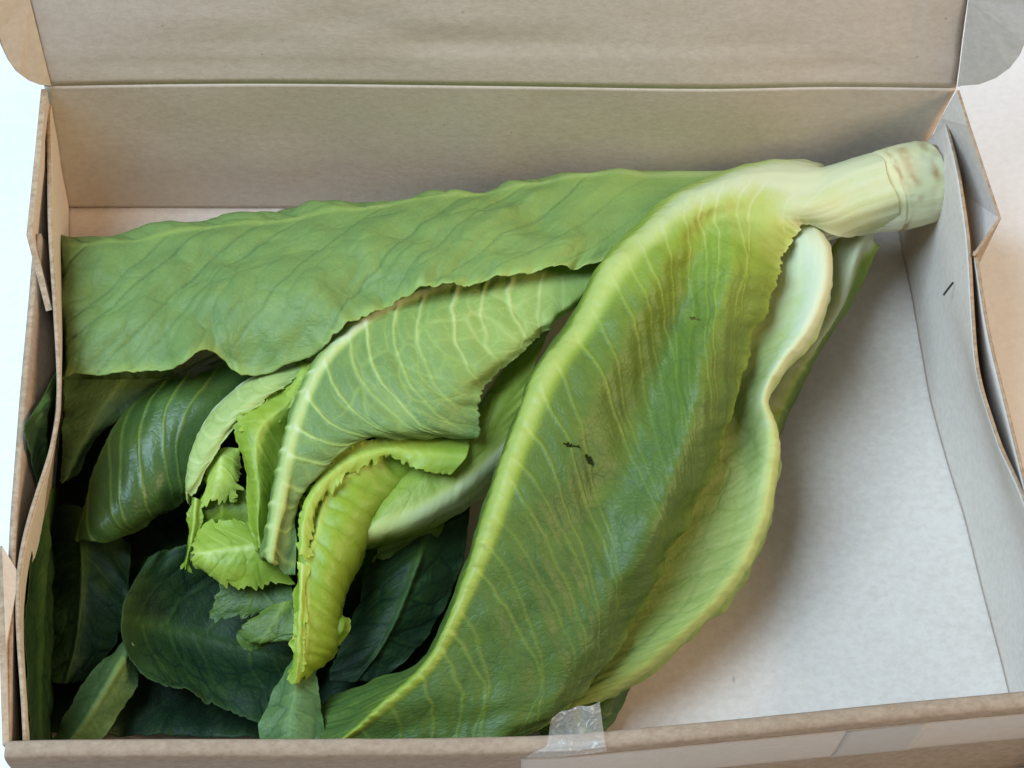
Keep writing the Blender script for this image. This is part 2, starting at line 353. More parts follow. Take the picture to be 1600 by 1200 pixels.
outline('lid_flap', [(1496, 136, 8.15), (1503, 134, 8.4), (1530, 132, 8.8), (1556, 122, 9.4), (1578, 106, 10.1), (1592, 88, 10.7), (1601, 66, 11.4), (1616, 10, 12.9), (1640, -80, 15.3), (1524, -80, 14.4), (1513, 0, 12.2)], [M_IN, M_OUT, M_EDGE], lid, t=0.22)
# right side: inner ply, outer ply, pointed ear
side_right = panel('inner_side_panel', [[(1398, 330, .33), (1409, 385, .33), (1430, 500, .33), (1456, 631, .33), (1499, 787, .33), (1540, 950, .33), (1590, 1140, .33), (1612, 1210, .33)],
                           [(1440, 236, 4.2), (1450, 300, 4.2), (1470, 420, 4.1), (1497, 560, 4.1), (1545, 730, 4.0), (1595, 900, 4.0), (1640, 1080, 4.0), (1650, 1140, 4.0)],
                           [(1477, 190, 6.5), (1501, 290, 7.5), (1513, 425, 7.5), (1526, 575, 7.5), (1556, 680, 7.5), (1602, 790, 7.5), (1650, 960, 7.6), (1668, 1060, 7.7)]], box, nu=30, nv=90, t=0.12, bow=0.10)
outline('nick', [(1475, 463, 5.25), (1473, 460, 5.3), (1488, 441, 5.8), (1491, 442, 5.75)], [M_NICK, M_NICK, M_NICK], side_right, t=0.02)
outline('corner_ear', [(1495, 141, 7.95), (1512, 196, 8.0), (1560, 340, 8.0), (1519, 398, 7.6), (1516, 430, 5.5), (1500, 300, 4.8), (1446, 236, 4.6), (1470, 185, 6.4)], [M_IN, M_OUT, M_EDGE], box, t=0.1)
panel('outer_side_panel', [[(1521, 392, 7.5), (1551, 560, 7.6), (1600, 760, 7.7), (1645, 960, 7.8), (1672, 1070, 7.9)],
                           [(1512, 440, 5.2), (1536, 620, 5.2), (1590, 800, 5.2), (1640, 1000, 5.4), (1666, 1100, 5.6)],
                           [(1460, 560, 0.1), (1495, 730, 0.1), (1545, 920, 0.1), (1600, 1100, 0.1), (1625, 1190, 0.1)]], box, nu=16, nv=50, t=0.12, bow=0.1, up=(-1, 0, 0))
# left side
panel('inner_side_panel', [[(108, 324, .33), (107, 380, .33), (104, 480, .33), (98, 640, .33), (78, 850, .33), (60, 1100, .33), (56, 1240, .33)],
                           [(92, 226, 4.0), (93, 280, 4.0), (98, 420, 4.0), (98, 580, 4.0), (76, 760, 4.0), (48, 1000, 4.0), (50, 1190, 4.0)],
                           [(80, 155, 6.9), (78, 200, 7.2), (84, 380, 7.5), (95, 600, 7.5), (86, 690, 7.5), (33, 895, 7.6), (44, 1156, 7.8)]], box, nu=30, nv=90, t=0.15, bow=0.06, up=(1, 0, 0))
panel('outer_side_panel', [[(64, 365, 7.6), (57, 420, 7.6), (38, 660, 7.6), (22, 880, 7.6), (14, 1163, 7.9)],
                           [(94, 440, 5.0), (94, 540, 5.0), (80, 720, 5.0), (36, 930, 5.2), (40, 1190, 5.4)],
                           [(100, 500, 0.1), (96, 600, 0.1), (76, 800, 0.1), (58, 1000, 0.1), (50, 1230, 0.1)]], box, nu=16, nv=50, t=0.22, bow=0.1, up=(1, 0, 0), mats=[M_OUT, M_OUT, M_EDGE])
outline('corner_ear', [(73, 139, 7.95), (64, 230, 8.0), (50, 366, 8.0), (81, 484, 7.4), (88, 480, 5.6), (88, 380, 4.9), (92, 240, 4.6), (84, 200, 5.5)], [M_IN, M_OUT, M_EDGE], box, t=0.2)
outline('corner_ear', [(14, 1163, 7.95), (9, 1010, 8.0), (3, 852, 8.0), (30, 897, 7.5), (40, 960, 5.0), (44, 1180, 4.6)], [M_IN, M_OUT, M_EDGE], box, t=0.2)
# front wall: two plies folded over each other
fe = [(8, 1166, HT), (150, 1164, HT), (330, 1163, HT), (620, 1162, HT), (860, 1157, HT), (945, 1151, HT), (1200, 1127, HT), (1400, 1107, HT), (1600, 1088, HT), (1680, 1081, HT)]
E0 = np.array([P(*p) for p in fe]); E0 = cr(E0[:, None], 140)[:, 0]
wob = (vnoise(np.arange(140)*0.25, np.zeros(140), 21) - 0.5) * 0.05
prof = [(0.0, 0.62, -7.9), (0.0, 0.60, -4.0), (0.0, 0.52, -0.4), (0, .46, -0.10), (0, 0.36, 0.02), (0, 0.15, 0.05), (0, -0.05, 0.02), (0, -0.12, -0.10), (0, -0.10, -0.6), (0, 0.02, -1.6), (0, 0.25, -3.0), (0, 0.7, -5.5), (0, 1.1, -7.85)]
G = np.array([[E0[j] + np.array([0, p[1] - 0.25, p[2]]) + np.array([0, 0, wob[j] if p[2] > -1 else 0]) for p in prof] for j in range(140)])
me = grid_mesh('front_panel', G)
nn = normals(G)
if nn[70, -3, 1] > 0: me.flip_normals()
link('front_panel', me, [M_OUT], box)

# clear tape across the front wall, reflections put into its pale colour; grey patch
M_BAND = board_mat('pale_tape_sheen', (0.36, 0.29, 0.22), (0.42, 0.35, 0.275), fleck=0.1, rough=0.35, spec=0.45)
M_GREY = board_mat('grey_glued_patch', (0.305, 0.27, 0.225), (0.345, 0.31, 0.26), fleck=0.1, rough=0.4, spec=0.4)
def band(name, x0, x1, off, drop, m):
    js = [j for j in range(140) if x0 <= (E0[j, 0] / (-E0[j] @ B_ + CAMP @ B_)) * F + 800 <= x1]
    fy = lambda z: np.interp(z, [.1, .6, 1.6, 3.0, 5.5], [-.37, -.35, -.23, 0, .45]) - off
    G = np.array([[E0[j] + np.array([0, fy(drop(j) + q), -drop(j) - q]) for q in np.linspace(0, 4.0, 16)] for j in js])
    me = grid_mesh(name, G); nn = normals(G)
    if nn[len(js)//2, 3, 1] > 0: me.flip_normals()
    o = link(name, me, [m], box); solid(o, 0.008)
band('front_tape', 806, 1690, 0.012, lambda j: 0.52 + 0.06*math.sin(j*0.05), M_BAND)
band('glued_patch', 1322, 1462, 0.024, lambda j: 0.56, M_GREY)

# ------------------------------------------------------------------ lettuce
let = tag(empty('romaine_lettuce', P(800, 640, 1.0)), 'whole green romaine lettuce lying in the box with its cut pale stem at top right', 'lettuce')

# stem
def stem():
    ax = np.array([P(1235, 345, 4.6), P(1300, 322, 4.9), P(1350, 308, 5.0), (P(1384, 299, 5.05)), P(1392, 297, 5.05), P(1420, 290, 5.05), P(1446, 284, 5.0), P(1457, 281, 4.95), P(1461, 280, 4.95), P(1459.5, 280.3, 4.93)])
    rad = np.array([1.0, 1.1, 1.25, 1.40, 1.44, 1.45, 1.42, 1.36, 1.22, 0.05])
    ns, na = 130, 120
    A = cr(ax[:, None], ns)[:, 0]
    d = np.linalg.norm(np.diff(ax, axis=0), axis=1); L = np.concatenate([[0], np.cumsum(d)]); q = np.linspace(0, L[-1], ns)
    r = np.interp(q, L, rad)
    tg = np.gradient(A, axis=0); tg /= np.linalg.norm(tg, axis=1, keepdims=True)
    upv = np.array([0, 0, 1.0]); sd = np.cross(tg, upv); sd /= np.linalg.norm(sd, axis=1, keepdims=True); uu = np.cross(sd, tg)
    th = np.linspace(0, 2*np.pi, na)
    cth, sth = np.cos(th)[None, :], np.sin(th)[None, :]
    x = q[:, None] + 0*cth
    scar = L[3] + 0.05 + 0.18*np.sin(th*1 + 0.6)[None, :] + 0.06*np.sin(th*3)[None, :]
    rr = r[:, None] * (1 + 0.05*np.cos(2*th + 0.7)[None, :] + 0.025*np.cos(3*th)[None, :] + 0.012*np.cos(7*th + 1.0)[None, :]) 
    rr = rr + 0.02 * (1/(1 + np.exp((x - scar) * 22)) - 0.5)
    rr = rr - 0.03*np.exp(-((x - scar - 0.05)/0.06)**2)
    rr = rr + 0.05*(vnoise(th*2.5 + 0*x, x*0.5, 9) - 0.5) + 0.07*np.clip((x - (L[-1] - 0.9))/0.5, 0, 1)*(vnoise(th*3.5 + 0*x, x*4, 19) - 0.6) + 0.012*(vnoise(th*14 + 0*x, x*1.5, 10) - 0.5)
    G = A[:, None] + (sd[:, None] * cth[..., None] + uu[:, None] * sth[..., None]) * rr[..., None]
    me = grid_mesh('stem', G)
    n = normals(G)
    if (n[40] * (G[40] - A[40])).sum() < 0: me.flip_normals()
    tone = 0.08 + 0.10*(x > scar - 0.3) + 0.10*(vnoise(th*2 + 0*x, x*0.8, 14) - 0.5) + 0.04*np.clip(1 - x/1.5, 0, 1)
    me.attributes.new('tone', 'FLOAT', 'POINT').data.foreach_set('value', tone.ravel().astype(np.float32))
    end = np.clip((x - (L[-1] - 0.95)) / 0.5, 0, 1)
    top = np.clip(np.sin(th - 0.35)[None, :] * 2.2 - 0.5, 0, 1)
    brn = np.exp(-((x - scar - 0.10)/0.10)**2) * np.clip(vnoise(th*5 + 0*x, x*3, 16)*3.0 - 1.0, 0, 1) + 0.35*np.exp(-((x - scar - 0.12)/0.18)**2)*vnoise(th*3 + 0*x, x*2, 26) + end * (0.25 + 0.75*top) * np.clip(vnoise(th*4 + 0*x, x*3.4, 18)*2.2 - 0.7, 0, 1)
    brn = brn + np.exp(-((x - (L[-1] - 1.28))/0.20)**2) * np.clip(np.sin(th - 0.2)[None, :]*2.0 - 0.8 + 1.6*(vnoise(th*6 + 0*x, x*5, 61) - 0.5), 0, 1) * 0.6
    brn = brn * (0.6 + 0.8*vnoise(th*9 + 0*x, x*7, 62))
    me.attributes.new('brown', 'FLOAT', 'POINT').data.foreach_set('value', np.clip(brn, 0, 1).ravel().astype(np.float32))
    return me
m, nt, out = new_mat('cut_stem_skin'); L = nt.links.new
at = N(nt, 'ShaderNodeAttribute', attribute_name='tone'); ab = N(nt, 'ShaderNodeAttribute', attribute_name='brown'); tc = N(nt, 'ShaderNodeTexCoord')
mp = N(nt, 'ShaderNodeMapping'); mp.vector_type = 'POINT'; mp.inputs['Rotation'].default_value = (0, 0, math.radians(-24)); mp.inputs['Scale'].default_value = (0.22, 1.0, 1.0); L(tc.outputs['Object'], mp.inputs[0])
n1 = N(nt, 'ShaderNodeTexNoise', i_Scale=320.0, i_Detail=6.0, i_Roughness=0.65); L(mp.outputs[0], n1.inputs[0])
q = N(nt, 'ShaderNodeMath', operation='MULTIPLY_ADD'); L(n1.outputs[0], q.inputs[0]); q.inputs[1].default_value = 0.16; L(at.outputs['Fac'], q.inputs[2])
r = ramp(nt, [(0.05, (0.71, 0.69, 0.52)), (0.20, (0.66, 0.65, 0.42)), (0.36, (0.58, 0.59, 0.29)), (0.6, (0.34, 0.42, 0.13))]); L(q.outputs[0], r.inputs[0])
cm = N(nt, 'ShaderNodeMix', data_type='RGBA'); L(ab.outputs['Fac'], cm.inputs[0]); L(r.outputs[0], cm.inputs[6]); cm.inputs[7].default_value = (0.40, 0.27, 0.11, 1)
b = N(nt, 'ShaderNodeBsdfPrincipled', i_Roughness=0.42); b.inputs['Subsurface Weight'].default_value = 0.25; b.inputs['Subsurface Radius'].default_value = (0.004, 0.003, 0.002); b.inputs['Subsurface Scale'].default_value = 1.0
L(cm.outputs[2], b.inputs['Base Color'])
bp = N(nt, 'ShaderNodeBump', i_Strength=0.6, i_Distance=0.0008); L(n1.outputs[0], bp.inputs['Height']); L(bp.outputs[0], b.inputs['Normal'])
L(b.outputs[0], out.inputs[0]); M_STEM = m
link('stem', stem(), M_STEM, let)

# bottom leaves spread over the floor
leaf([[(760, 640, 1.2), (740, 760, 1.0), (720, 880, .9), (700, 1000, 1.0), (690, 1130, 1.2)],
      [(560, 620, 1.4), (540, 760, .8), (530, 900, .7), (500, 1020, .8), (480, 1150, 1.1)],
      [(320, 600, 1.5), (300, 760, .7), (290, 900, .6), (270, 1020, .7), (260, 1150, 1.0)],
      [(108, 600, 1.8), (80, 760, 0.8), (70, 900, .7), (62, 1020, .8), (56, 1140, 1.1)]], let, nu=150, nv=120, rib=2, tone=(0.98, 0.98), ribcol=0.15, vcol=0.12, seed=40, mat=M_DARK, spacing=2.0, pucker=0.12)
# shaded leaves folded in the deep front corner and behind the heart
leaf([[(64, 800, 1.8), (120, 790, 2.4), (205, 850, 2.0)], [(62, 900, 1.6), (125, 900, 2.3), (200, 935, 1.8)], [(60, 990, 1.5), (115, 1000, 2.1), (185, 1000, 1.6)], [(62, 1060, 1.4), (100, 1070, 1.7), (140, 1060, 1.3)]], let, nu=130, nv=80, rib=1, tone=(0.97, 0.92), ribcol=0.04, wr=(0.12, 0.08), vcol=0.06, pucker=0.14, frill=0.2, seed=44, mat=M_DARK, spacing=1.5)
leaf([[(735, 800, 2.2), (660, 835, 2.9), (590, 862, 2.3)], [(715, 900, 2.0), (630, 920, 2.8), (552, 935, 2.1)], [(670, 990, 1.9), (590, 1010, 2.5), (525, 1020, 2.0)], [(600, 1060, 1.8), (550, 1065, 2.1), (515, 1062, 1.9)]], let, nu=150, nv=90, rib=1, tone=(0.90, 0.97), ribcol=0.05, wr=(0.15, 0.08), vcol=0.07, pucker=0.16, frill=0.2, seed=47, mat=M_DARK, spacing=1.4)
# dark outermost leaf beneath, pale petiole beside the stem
leaf([[(1330, 345, 3.6), (1345, 350, 4.2), (1362, 345, 4.4), (1364, 374, 4.0), (1374, 384, 3.5)],
      [(1270, 430, 2.6), (1305, 425, 3.4), (1335, 405, 4.0), (1346, 410, 3.4), (1355, 424, 2.8)],
      [(1220, 500, 2.0), (1268, 500, 2.7), (1305, 490, 3.4), (1318, 480, 3.0), (1328, 478, 2.2)],
      [(1130, 600, 1.5), (1190, 600, 1.9), (1240, 590, 2.5), (1262, 580, 2.3), (1276, 565, 1.7)],
      [(1080, 680, 1.2), (1140, 690, 1.5), (1195, 690, 1.9), (1212, 682, 1.7), (1222, 672, 1.2)],
      [(1010, 800, 1.0), (1080, 810, 1.2), (1140, 800, 1.4), (1165, 790, 1.3), (1180, 780, .9)],
      [(930, 930, .9), (1000, 940, 1.1), (1060, 930, 1.3), (1090, 920, 1.2), (1105, 910, .8)],
      [(860, 1030, 1.0), (920, 1050, 1.2), (960, 1050, 1.4), (985, 1040, 1.3), (1003, 1030, .9)],
      [(830, 1100, 1.2), (880, 1110, 1.5), (925, 1105, 1.7), (962, 1092, 1.5), (985, 1072, 1.0)],
      [(850, 1160, 1.6), (890, 1160, 1.8), (925, 1155, 1.9), (945, 1145, 1.7), (958, 1128, 1.3)]], let, nu=220, nv=70, rib=2, tone=(0.42, 0.80), wr=(0.85, 0.2), ribcol=0.55, seed=11, frill=0.05, pucker=0.06)
# pale cupped leaf on the right
leaf([[(1250, 338, 5.0), (1258, 345, 5.2), (1266, 352, 5.4), (1278, 356, 5.3), (1288, 365, 4.7)],
      [(1195, 395, 4.9), (1222, 385, 5.2), (1254, 376, 5.7), (1291, 388, 5.8), (1302, 400, 4.9)],
      [(1170, 455, 4.8), (1202, 450, 5.0), (1250, 440, 5.5), (1288, 445, 5.8), (1300, 450, 4.7)],
      [(1135, 540, 4.6), (1175, 532, 4.7), (1225, 515, 5.2), (1260, 515, 5.6), (1275, 525, 4.4)],
      [(1100, 600, 4.5), (1142, 602, 4.5), (1184, 585, 4.9), (1217, 572, 5.4), (1229, 588, 4.1)],
      [(1082, 650, 4.3), (1122, 655, 4.2), (1162, 638, 4.5), (1194, 622, 5.2), (1204, 636, 3.7)],
      [(1070, 700, 4.2), (1112, 705, 4.0), (1166, 692, 4.2), (1206, 672, 4.8), (1216, 684, 3.4)],
      [(1045, 760, 3.9), (1100, 766, 3.8), (1162, 752, 4.1), (1204, 738, 4.4), (1216, 748, 3.0)],
      [(1010, 830, 3.6), (1070, 838, 3.6), (1140, 832, 3.9), (1190, 820, 4.0), (1203, 830, 2.6)],
      [(960, 920, 3.2), (1020, 928, 3.3), (1090, 925, 3.6), (1140, 912, 3.6), (1155, 922, 2.3)],
      [(910, 1000, 3.0), (965, 1006, 3.1), (1022, 1003, 3.4), (1068, 990, 3.3), (1082, 998, 2.1)],
      [(860, 1070, 2.8), (910, 1068, 2.9), (953, 1060, 3.1), (995, 1050, 3.0), (1010, 1056, 2.0)],
      [(830, 1130, 2.6), (870, 1115, 2.6), (900, 1105, 2.7), (928, 1095, 2.6), (938, 1100, 1.9)]], let, nu=380, nv=130, rib=3, tone=[(0, 0.06), (0.2, 0.18), (0.4, 0.32), (0.6, 0.40), (1, 0.44)], wr=(0.75, 0.36), hr=(0.10, 0.05), ribcol=0.16, spacing=0.9, slope=0.3, vh=0.012, vcol=0.08, pucker=0.035, rcr=0.035, relief=0.5, rr=(0.7, 0.3), frill=0.13, serr=0.04, seed=23, mat=M_UNDER)
# long leaf along the back wall, its tip folded under at the left end
leaf([[(1190, 278, 3.2), (1160, 267, 4.4), (1150, 290, 5.0), (1110, 340, 5.4), (1050, 392, 5.6)],
      [(1050, 277, 3), (1020, 266, 4.3), (1010, 300, 5.2), (990, 360, 5.8), (960, 408, 6.1)],
      [(910, 282, 3), (890, 271, 4.3), (885, 310, 5.3), (890, 370, 6.2), (868, 418, 6.7)],
      [(760, 297, 3), (740, 286, 4.3), (735, 330, 5.5), (745, 395, 6.4), (735, 446, 6.9)],
      [(620, 320, 3), (600, 307, 4.3), (600, 355, 5.6), (615, 410, 6.5), (630, 458, 6.9)],
      [(500, 332, 3), (480, 318, 4.3), (480, 375, 5.7), (500, 440, 6.5), (550, 510, 6.5)],
      [(405, 342, 3), (390, 326, 4.3), (390, 395, 5.8), (410, 475, 6.4), (462, 565, 6.0)],
      [(345, 350, 3), (330, 334, 4.3), (335, 400, 5.8), (355, 490, 6.4), (375, 580, 6.0)],
      [(300, 358, 3), (285, 343, 4.4), (290, 410, 5.8), (315, 490, 6.3), (331, 548, 6.1)],
      [(245, 368, 3), (230, 358, 4.5), (235, 420, 5.8), (255, 500, 6.3), (280, 576, 6.0)],
      [(170, 380, 3.2), (155, 377, 4.6), (155, 430, 5.7), (165, 505, 6.1), (182, 583, 5.8)],
      [(114, 375, 3.2), (106, 374, 4.7), (104, 430, 5.4), (108, 505, 5.7), (116, 586, 5.5)],
      [(94, 375, 2.6), (87, 372, 3.5), (85, 430, 4.0), (86, 505, 4.3), (90, 592, 4.0)],
      [(105, 382, 2.3), (97, 388, 2.9), (97, 440, 3.2), (98, 515, 3.4), (105, 606, 3.3)],
      [(170, 392, 2.2), (170, 402, 3.0), (170, 460, 3.6), (175, 540, 3.8), (190, 608, 3.6)],
      [(262, 402, 2), (262, 412, 2.6), (262, 470, 3.2), (264, 550, 3.4), (272, 588, 3.4)]], let, nu=420, nv=140, rib=1, tone=(0.44, 0.66), wr=(0.25, 0.10), hr=(0.03, 0.01), ribcol=0.10, spacing=2.3, slope=0.95, curl=0.03, vh=-0.10, vcol=-0.10, vfall=0.15, vw=0.05, relief=2.0, ncol=0.035, pucker=0.23, frill=0.20, serr=0.10, serf=1.0, seed=5, mat=M_UNDER, edge_tone=-0.15)
# drooping dull leaf under the fold
leaf([[(100, 592, 3.6), (180, 592, 3.8), (280, 590, 3.8)], [(98, 640, 3.3), (150, 640, 3.5), (215, 632, 3.4)], [(97, 700, 3.0), (122, 700, 3.2), (152, 684, 3.0)], [(92, 752, 2.7), (100, 754, 2.8), (118, 742, 2.6)]],
     let, nu=90, nv=60, rib=1, tone=(0.70, 0.76), ribcol=0.05, vcol=0.04, wr=(0.1, 0.05), hr=(0.02, 0.01), spacing=1.5, seed=61, mat=M_UNDER)
# glossy dark leaf at the left
leaf([[(340, 548, 3.8), (375, 560, 4.3), (405, 570, 4.2), (425, 590, 3.8)],
      [(245, 600, 4.0), (290, 600, 4.7), (338, 618, 4.7), (392, 640, 3.7)],
      [(192, 648, 3.8), (238, 660, 4.7), (290, 680, 4.6), (345, 700, 3.5)],
      [(153, 728, 3.5), (197, 740, 4.4), (250, 755, 4.2), (312, 768, 3.2)],
      [(133, 795, 3.2), (167, 805, 4.0), (208, 812, 3.8), (262, 802, 3.0)],
      [(119, 846, 3.0), (142, 846, 3.4), (172, 846, 3.3), (214, 834, 2.9)]], let, nu=170, nv=110, rib=0, tone=(0.80, 0.83), wr=(0.12, 0.07), hr=(0.02, 0.02), ribcol=0.05, spacing=1.7, slope=1.8, curl=0.0, vh=0.05, vcol=0.24, vfall=0.5, relief=0.4, ncol=-0.03, pucker=0.08, frill=0.08, seed=71, mat=M_GLOSS)
# strip of leaf caught between the two left plies, and one standing against the inner ply
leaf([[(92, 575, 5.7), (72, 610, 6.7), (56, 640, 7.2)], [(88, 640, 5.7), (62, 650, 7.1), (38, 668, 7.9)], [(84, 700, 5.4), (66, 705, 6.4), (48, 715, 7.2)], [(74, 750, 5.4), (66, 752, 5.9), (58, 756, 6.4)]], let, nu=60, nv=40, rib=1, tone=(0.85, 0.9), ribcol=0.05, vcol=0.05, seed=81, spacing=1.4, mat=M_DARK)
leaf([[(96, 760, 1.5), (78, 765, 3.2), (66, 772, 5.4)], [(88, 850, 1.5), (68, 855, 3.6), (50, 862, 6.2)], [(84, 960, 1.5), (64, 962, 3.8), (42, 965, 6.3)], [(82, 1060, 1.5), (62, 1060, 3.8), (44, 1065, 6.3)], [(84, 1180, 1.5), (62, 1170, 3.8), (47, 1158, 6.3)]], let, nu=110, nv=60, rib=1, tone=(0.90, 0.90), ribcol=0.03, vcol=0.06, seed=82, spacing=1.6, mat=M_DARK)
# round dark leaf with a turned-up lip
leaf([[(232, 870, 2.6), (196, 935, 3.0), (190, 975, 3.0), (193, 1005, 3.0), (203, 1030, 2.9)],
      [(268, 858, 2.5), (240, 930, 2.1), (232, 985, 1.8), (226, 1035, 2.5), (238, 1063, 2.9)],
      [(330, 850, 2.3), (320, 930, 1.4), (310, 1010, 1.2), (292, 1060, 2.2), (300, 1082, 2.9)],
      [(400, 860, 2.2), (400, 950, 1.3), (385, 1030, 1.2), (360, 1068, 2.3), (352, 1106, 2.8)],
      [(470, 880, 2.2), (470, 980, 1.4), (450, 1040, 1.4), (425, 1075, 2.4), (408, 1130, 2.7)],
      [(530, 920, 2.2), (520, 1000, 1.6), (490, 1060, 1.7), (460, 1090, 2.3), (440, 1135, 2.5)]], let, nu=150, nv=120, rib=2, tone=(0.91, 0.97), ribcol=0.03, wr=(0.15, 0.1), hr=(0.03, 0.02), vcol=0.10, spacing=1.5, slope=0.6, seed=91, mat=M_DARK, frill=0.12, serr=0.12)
leaf([[(195, 998, 2.2), (207, 1005, 2.6), (218, 1018, 2.1)], [(146, 1052, 2.3), (175, 1060, 2.8), (208, 1078, 2.0)], [(107, 1112, 2.2), (135, 1125, 2.7), (166, 1142, 2.0)], [(80, 1156, 1.9), (100, 1168, 2.2), (132, 1178, 1.8)]],
     let, nu=100, nv=60, rib=1, tone=(0.76, 0.70), ribcol=0.05, wr=(0.12, 0.1), vcol=0.05, spacing=1.6, seed=95, mat=M_UNDER)
leaf([[(452, 1030, 3.4), (470, 1028, 3.7), (490, 1040, 3.5)], [(428, 1082, 3.4), (462, 1085, 3.9), (499, 1088, 3.6)], [(405, 1136, 3.4), (455, 1135, 3.9), (508, 1130, 3.6)], [(420, 1172, 3.2), (460, 1178, 3.6), (512, 1172, 3.4)]],
     let, nu=100, nv=70, rib=1, tone=(0.74, 0.74), ribcol=0.06, wr=(0.08, 0.06), hr=(0.02, 0.02), vcol=0.10, spacing=0.9, seed=97, mat=M_UNDER)
# small dark curly heart leaves
leaf([[(345, 905, 3.2), (400, 900, 3.4), (455, 895, 3.4)], [(332, 945, 3.0), (390, 940, 3.3), (458, 945, 3.4)], [(322, 966, 2.8), (375, 968, 3.0), (420, 952, 3.2)]],
     let, nu=70, nv=90, rib=1, tone=(0.72, 0.76), ribcol=0.08, wr=(0.1, 0.05), hr=(0.02, 0.01), vcol=0.06, frill=0.2, serr=0.18, spacing=1.0, seed=101)
leaf([[(425, 945, 3.3), (445, 940, 3.5), (470, 935, 3.4)], [(392, 970, 3.2), (425, 970, 3.4), (468, 975, 3.4)], [(372, 992, 2.9), (405, 1000, 3.2), (462, 998, 3.3)], [(384, 1020, 2.7), (405, 1010, 2.9), (440, 1004, 3.0)]],
     let, nu=90, nv=90, rib=1, tone=(0.62, 0.68), ribcol=0.08, wr=(0.1, 0.05), hr=(0.02, 0.01), vcol=0.06, frill=0.22, serr=0.18, spacing=0.9, seed=103)
# inner pale leaf seen between heart and front leaf
leaf([[(860, 510, 4.9), (845, 545, 5.4), (812, 640, 5.2), (788, 718, 4.6), (785, 742, 3.4)],
      [(800, 560, 5.0), (782, 625, 5.4), (750, 705, 5.2), (728, 768, 4.7), (735, 792, 3.3)],
      [(735, 650, 4.9), (702, 700, 5.2), (672, 755, 5.1), (650, 815, 4.6), (655, 834, 3.2)],
      [(660, 715, 4.6), (626, 750, 4.8), (600, 798, 4.8), (572, 840, 4.3), (577, 854, 3.2)],
      [(605, 765, 4.2), (582, 790, 4.3), (558, 825, 4.2), (535, 850, 3.8), (538, 862, 3)]], let, nu=160, nv=100, rib=3, tone=(0.40, 0.40), wr=(0.62, 0.45), hr=(0.06, 0.04), ribcol=0.30, spacing=0.9, vcol=0.06, vh=0.015, pucker=0.04, rcr=0.008, frill=0.03, seed=111)
leaf([[(700, 800, 2.6), (690, 830, 2.8), (680, 850, 2.6)], [(640, 825, 2.6), (640, 845, 2.9), (628, 862, 2.7)], [(570, 850, 2.5), (580, 866, 2.8), (585, 880, 2.5)]], let, nu=60, nv=40, rib=1, tone=(0.66, 0.6), ribcol=0.06, wr=(.1, .1), vcol=0.05, frill=0.15, serr=0.2, seed=113)
# heart: outer pale leaf with frilled margin
leaf([[(490, 552, 4), (470, 565, 5.2), (478, 570, 5.5), (482, 572, 5.4)],
      [(405, 592, 3.8), (393, 595, 5.2), (415, 603, 5.7), (450, 600, 5.7)],
      [(345, 642, 3.6), (333, 645, 5.1), (360, 648, 5.6), (402, 636, 5.7)],
      [(312, 702, 3.4), (301, 704, 4.9), (325, 703, 5.3), (364, 670, 5.5)],
      [(298, 755, 3.2), (290, 757, 4.6), (303, 752, 4.9), (330, 720, 5.2)],
      [(298, 785, 3), (290, 778, 4.4), (296, 775, 4.5), (306, 768, 4.7)]], let, nu=170, nv=100, rib=1, tone=(0.30, 0.26), wr=(0.30, 0.2), hr=(0.08, 0.04), ribcol=0.26, spacing=0.9, slope=0.35, vh=0.035, vcol=0.16, frill=0.14, serr=0.14, serf=1.5, seed=121, mat=M_UNDER)
leaf([[(330, 715, 4.5), (350, 700, 4.9), (374, 700, 5)], [(316, 742, 4.6), (345, 725, 5.1), (378, 735, 4.9)], [(312, 768, 4.4), (340, 752, 5.0), (374, 762, 4.8)], [(304, 790, 4.2), (332, 784, 4.6), (372, 786, 4.4)]],
     let, nu=90, nv=80, rib=1, tone=(0.28, 0.20), ribcol=0.06, wr=(.1, .05), hr=(0.02, 0.01), vcol=0.06, frill=0.35, serr=0.2, serf=1.8, seed=131, mat=M_LIME, spacing=0.7)
leaf([[(316, 775, 3.8), (350, 765, 4.1), (396, 765, 4.2)], [(304, 800, 3.8), (345, 795, 4.0), (398, 805, 4.0)], [(297, 835, 3.4), (345, 830, 3.5), (402, 845, 3.5)], [(290, 880, 3.2), (345, 862, 3.2), (402, 872, 3.2)]],
     let, nu=90, nv=70, rib=1, tone=(0.50, 0.56), ribcol=0.12, wr=(.1, .08), hr=(0.04, 0.03), vcol=0.08, seed=133, mat=M_LIME, spacing=1.0)
leaf([[(418, 830, 3.9), (430, 856, 4.1), (440, 880, 4.0), (462, 915, 3.8)],
      [(385, 817, 4.2), (400, 846, 4.4), (405, 875, 4.4), (418, 913, 4.0)],
      [(345, 812, 4.2), (352, 848, 4.5), (358, 880, 4.5), (370, 921, 4.0)],
      [(318, 818, 4.1), (318, 855, 4.4), (322, 878, 4.4), (332, 908, 4.0)],
      [(299, 838, 3.9), (298, 862, 4.1), (300, 875, 4.1), (306, 890, 3.9)]], let, nu=110, nv=110, rib=1.5, tone=(0.40, 0.30), wr=(.14, .06), hr=(0.05, 0.02), ribcol=0.20, spacing=0.8, slope=0.9, vh=0.02, vcol=0.12, frill=0.16, serr=0.2, serf=1.8, seed=141, mat=M_LIME)
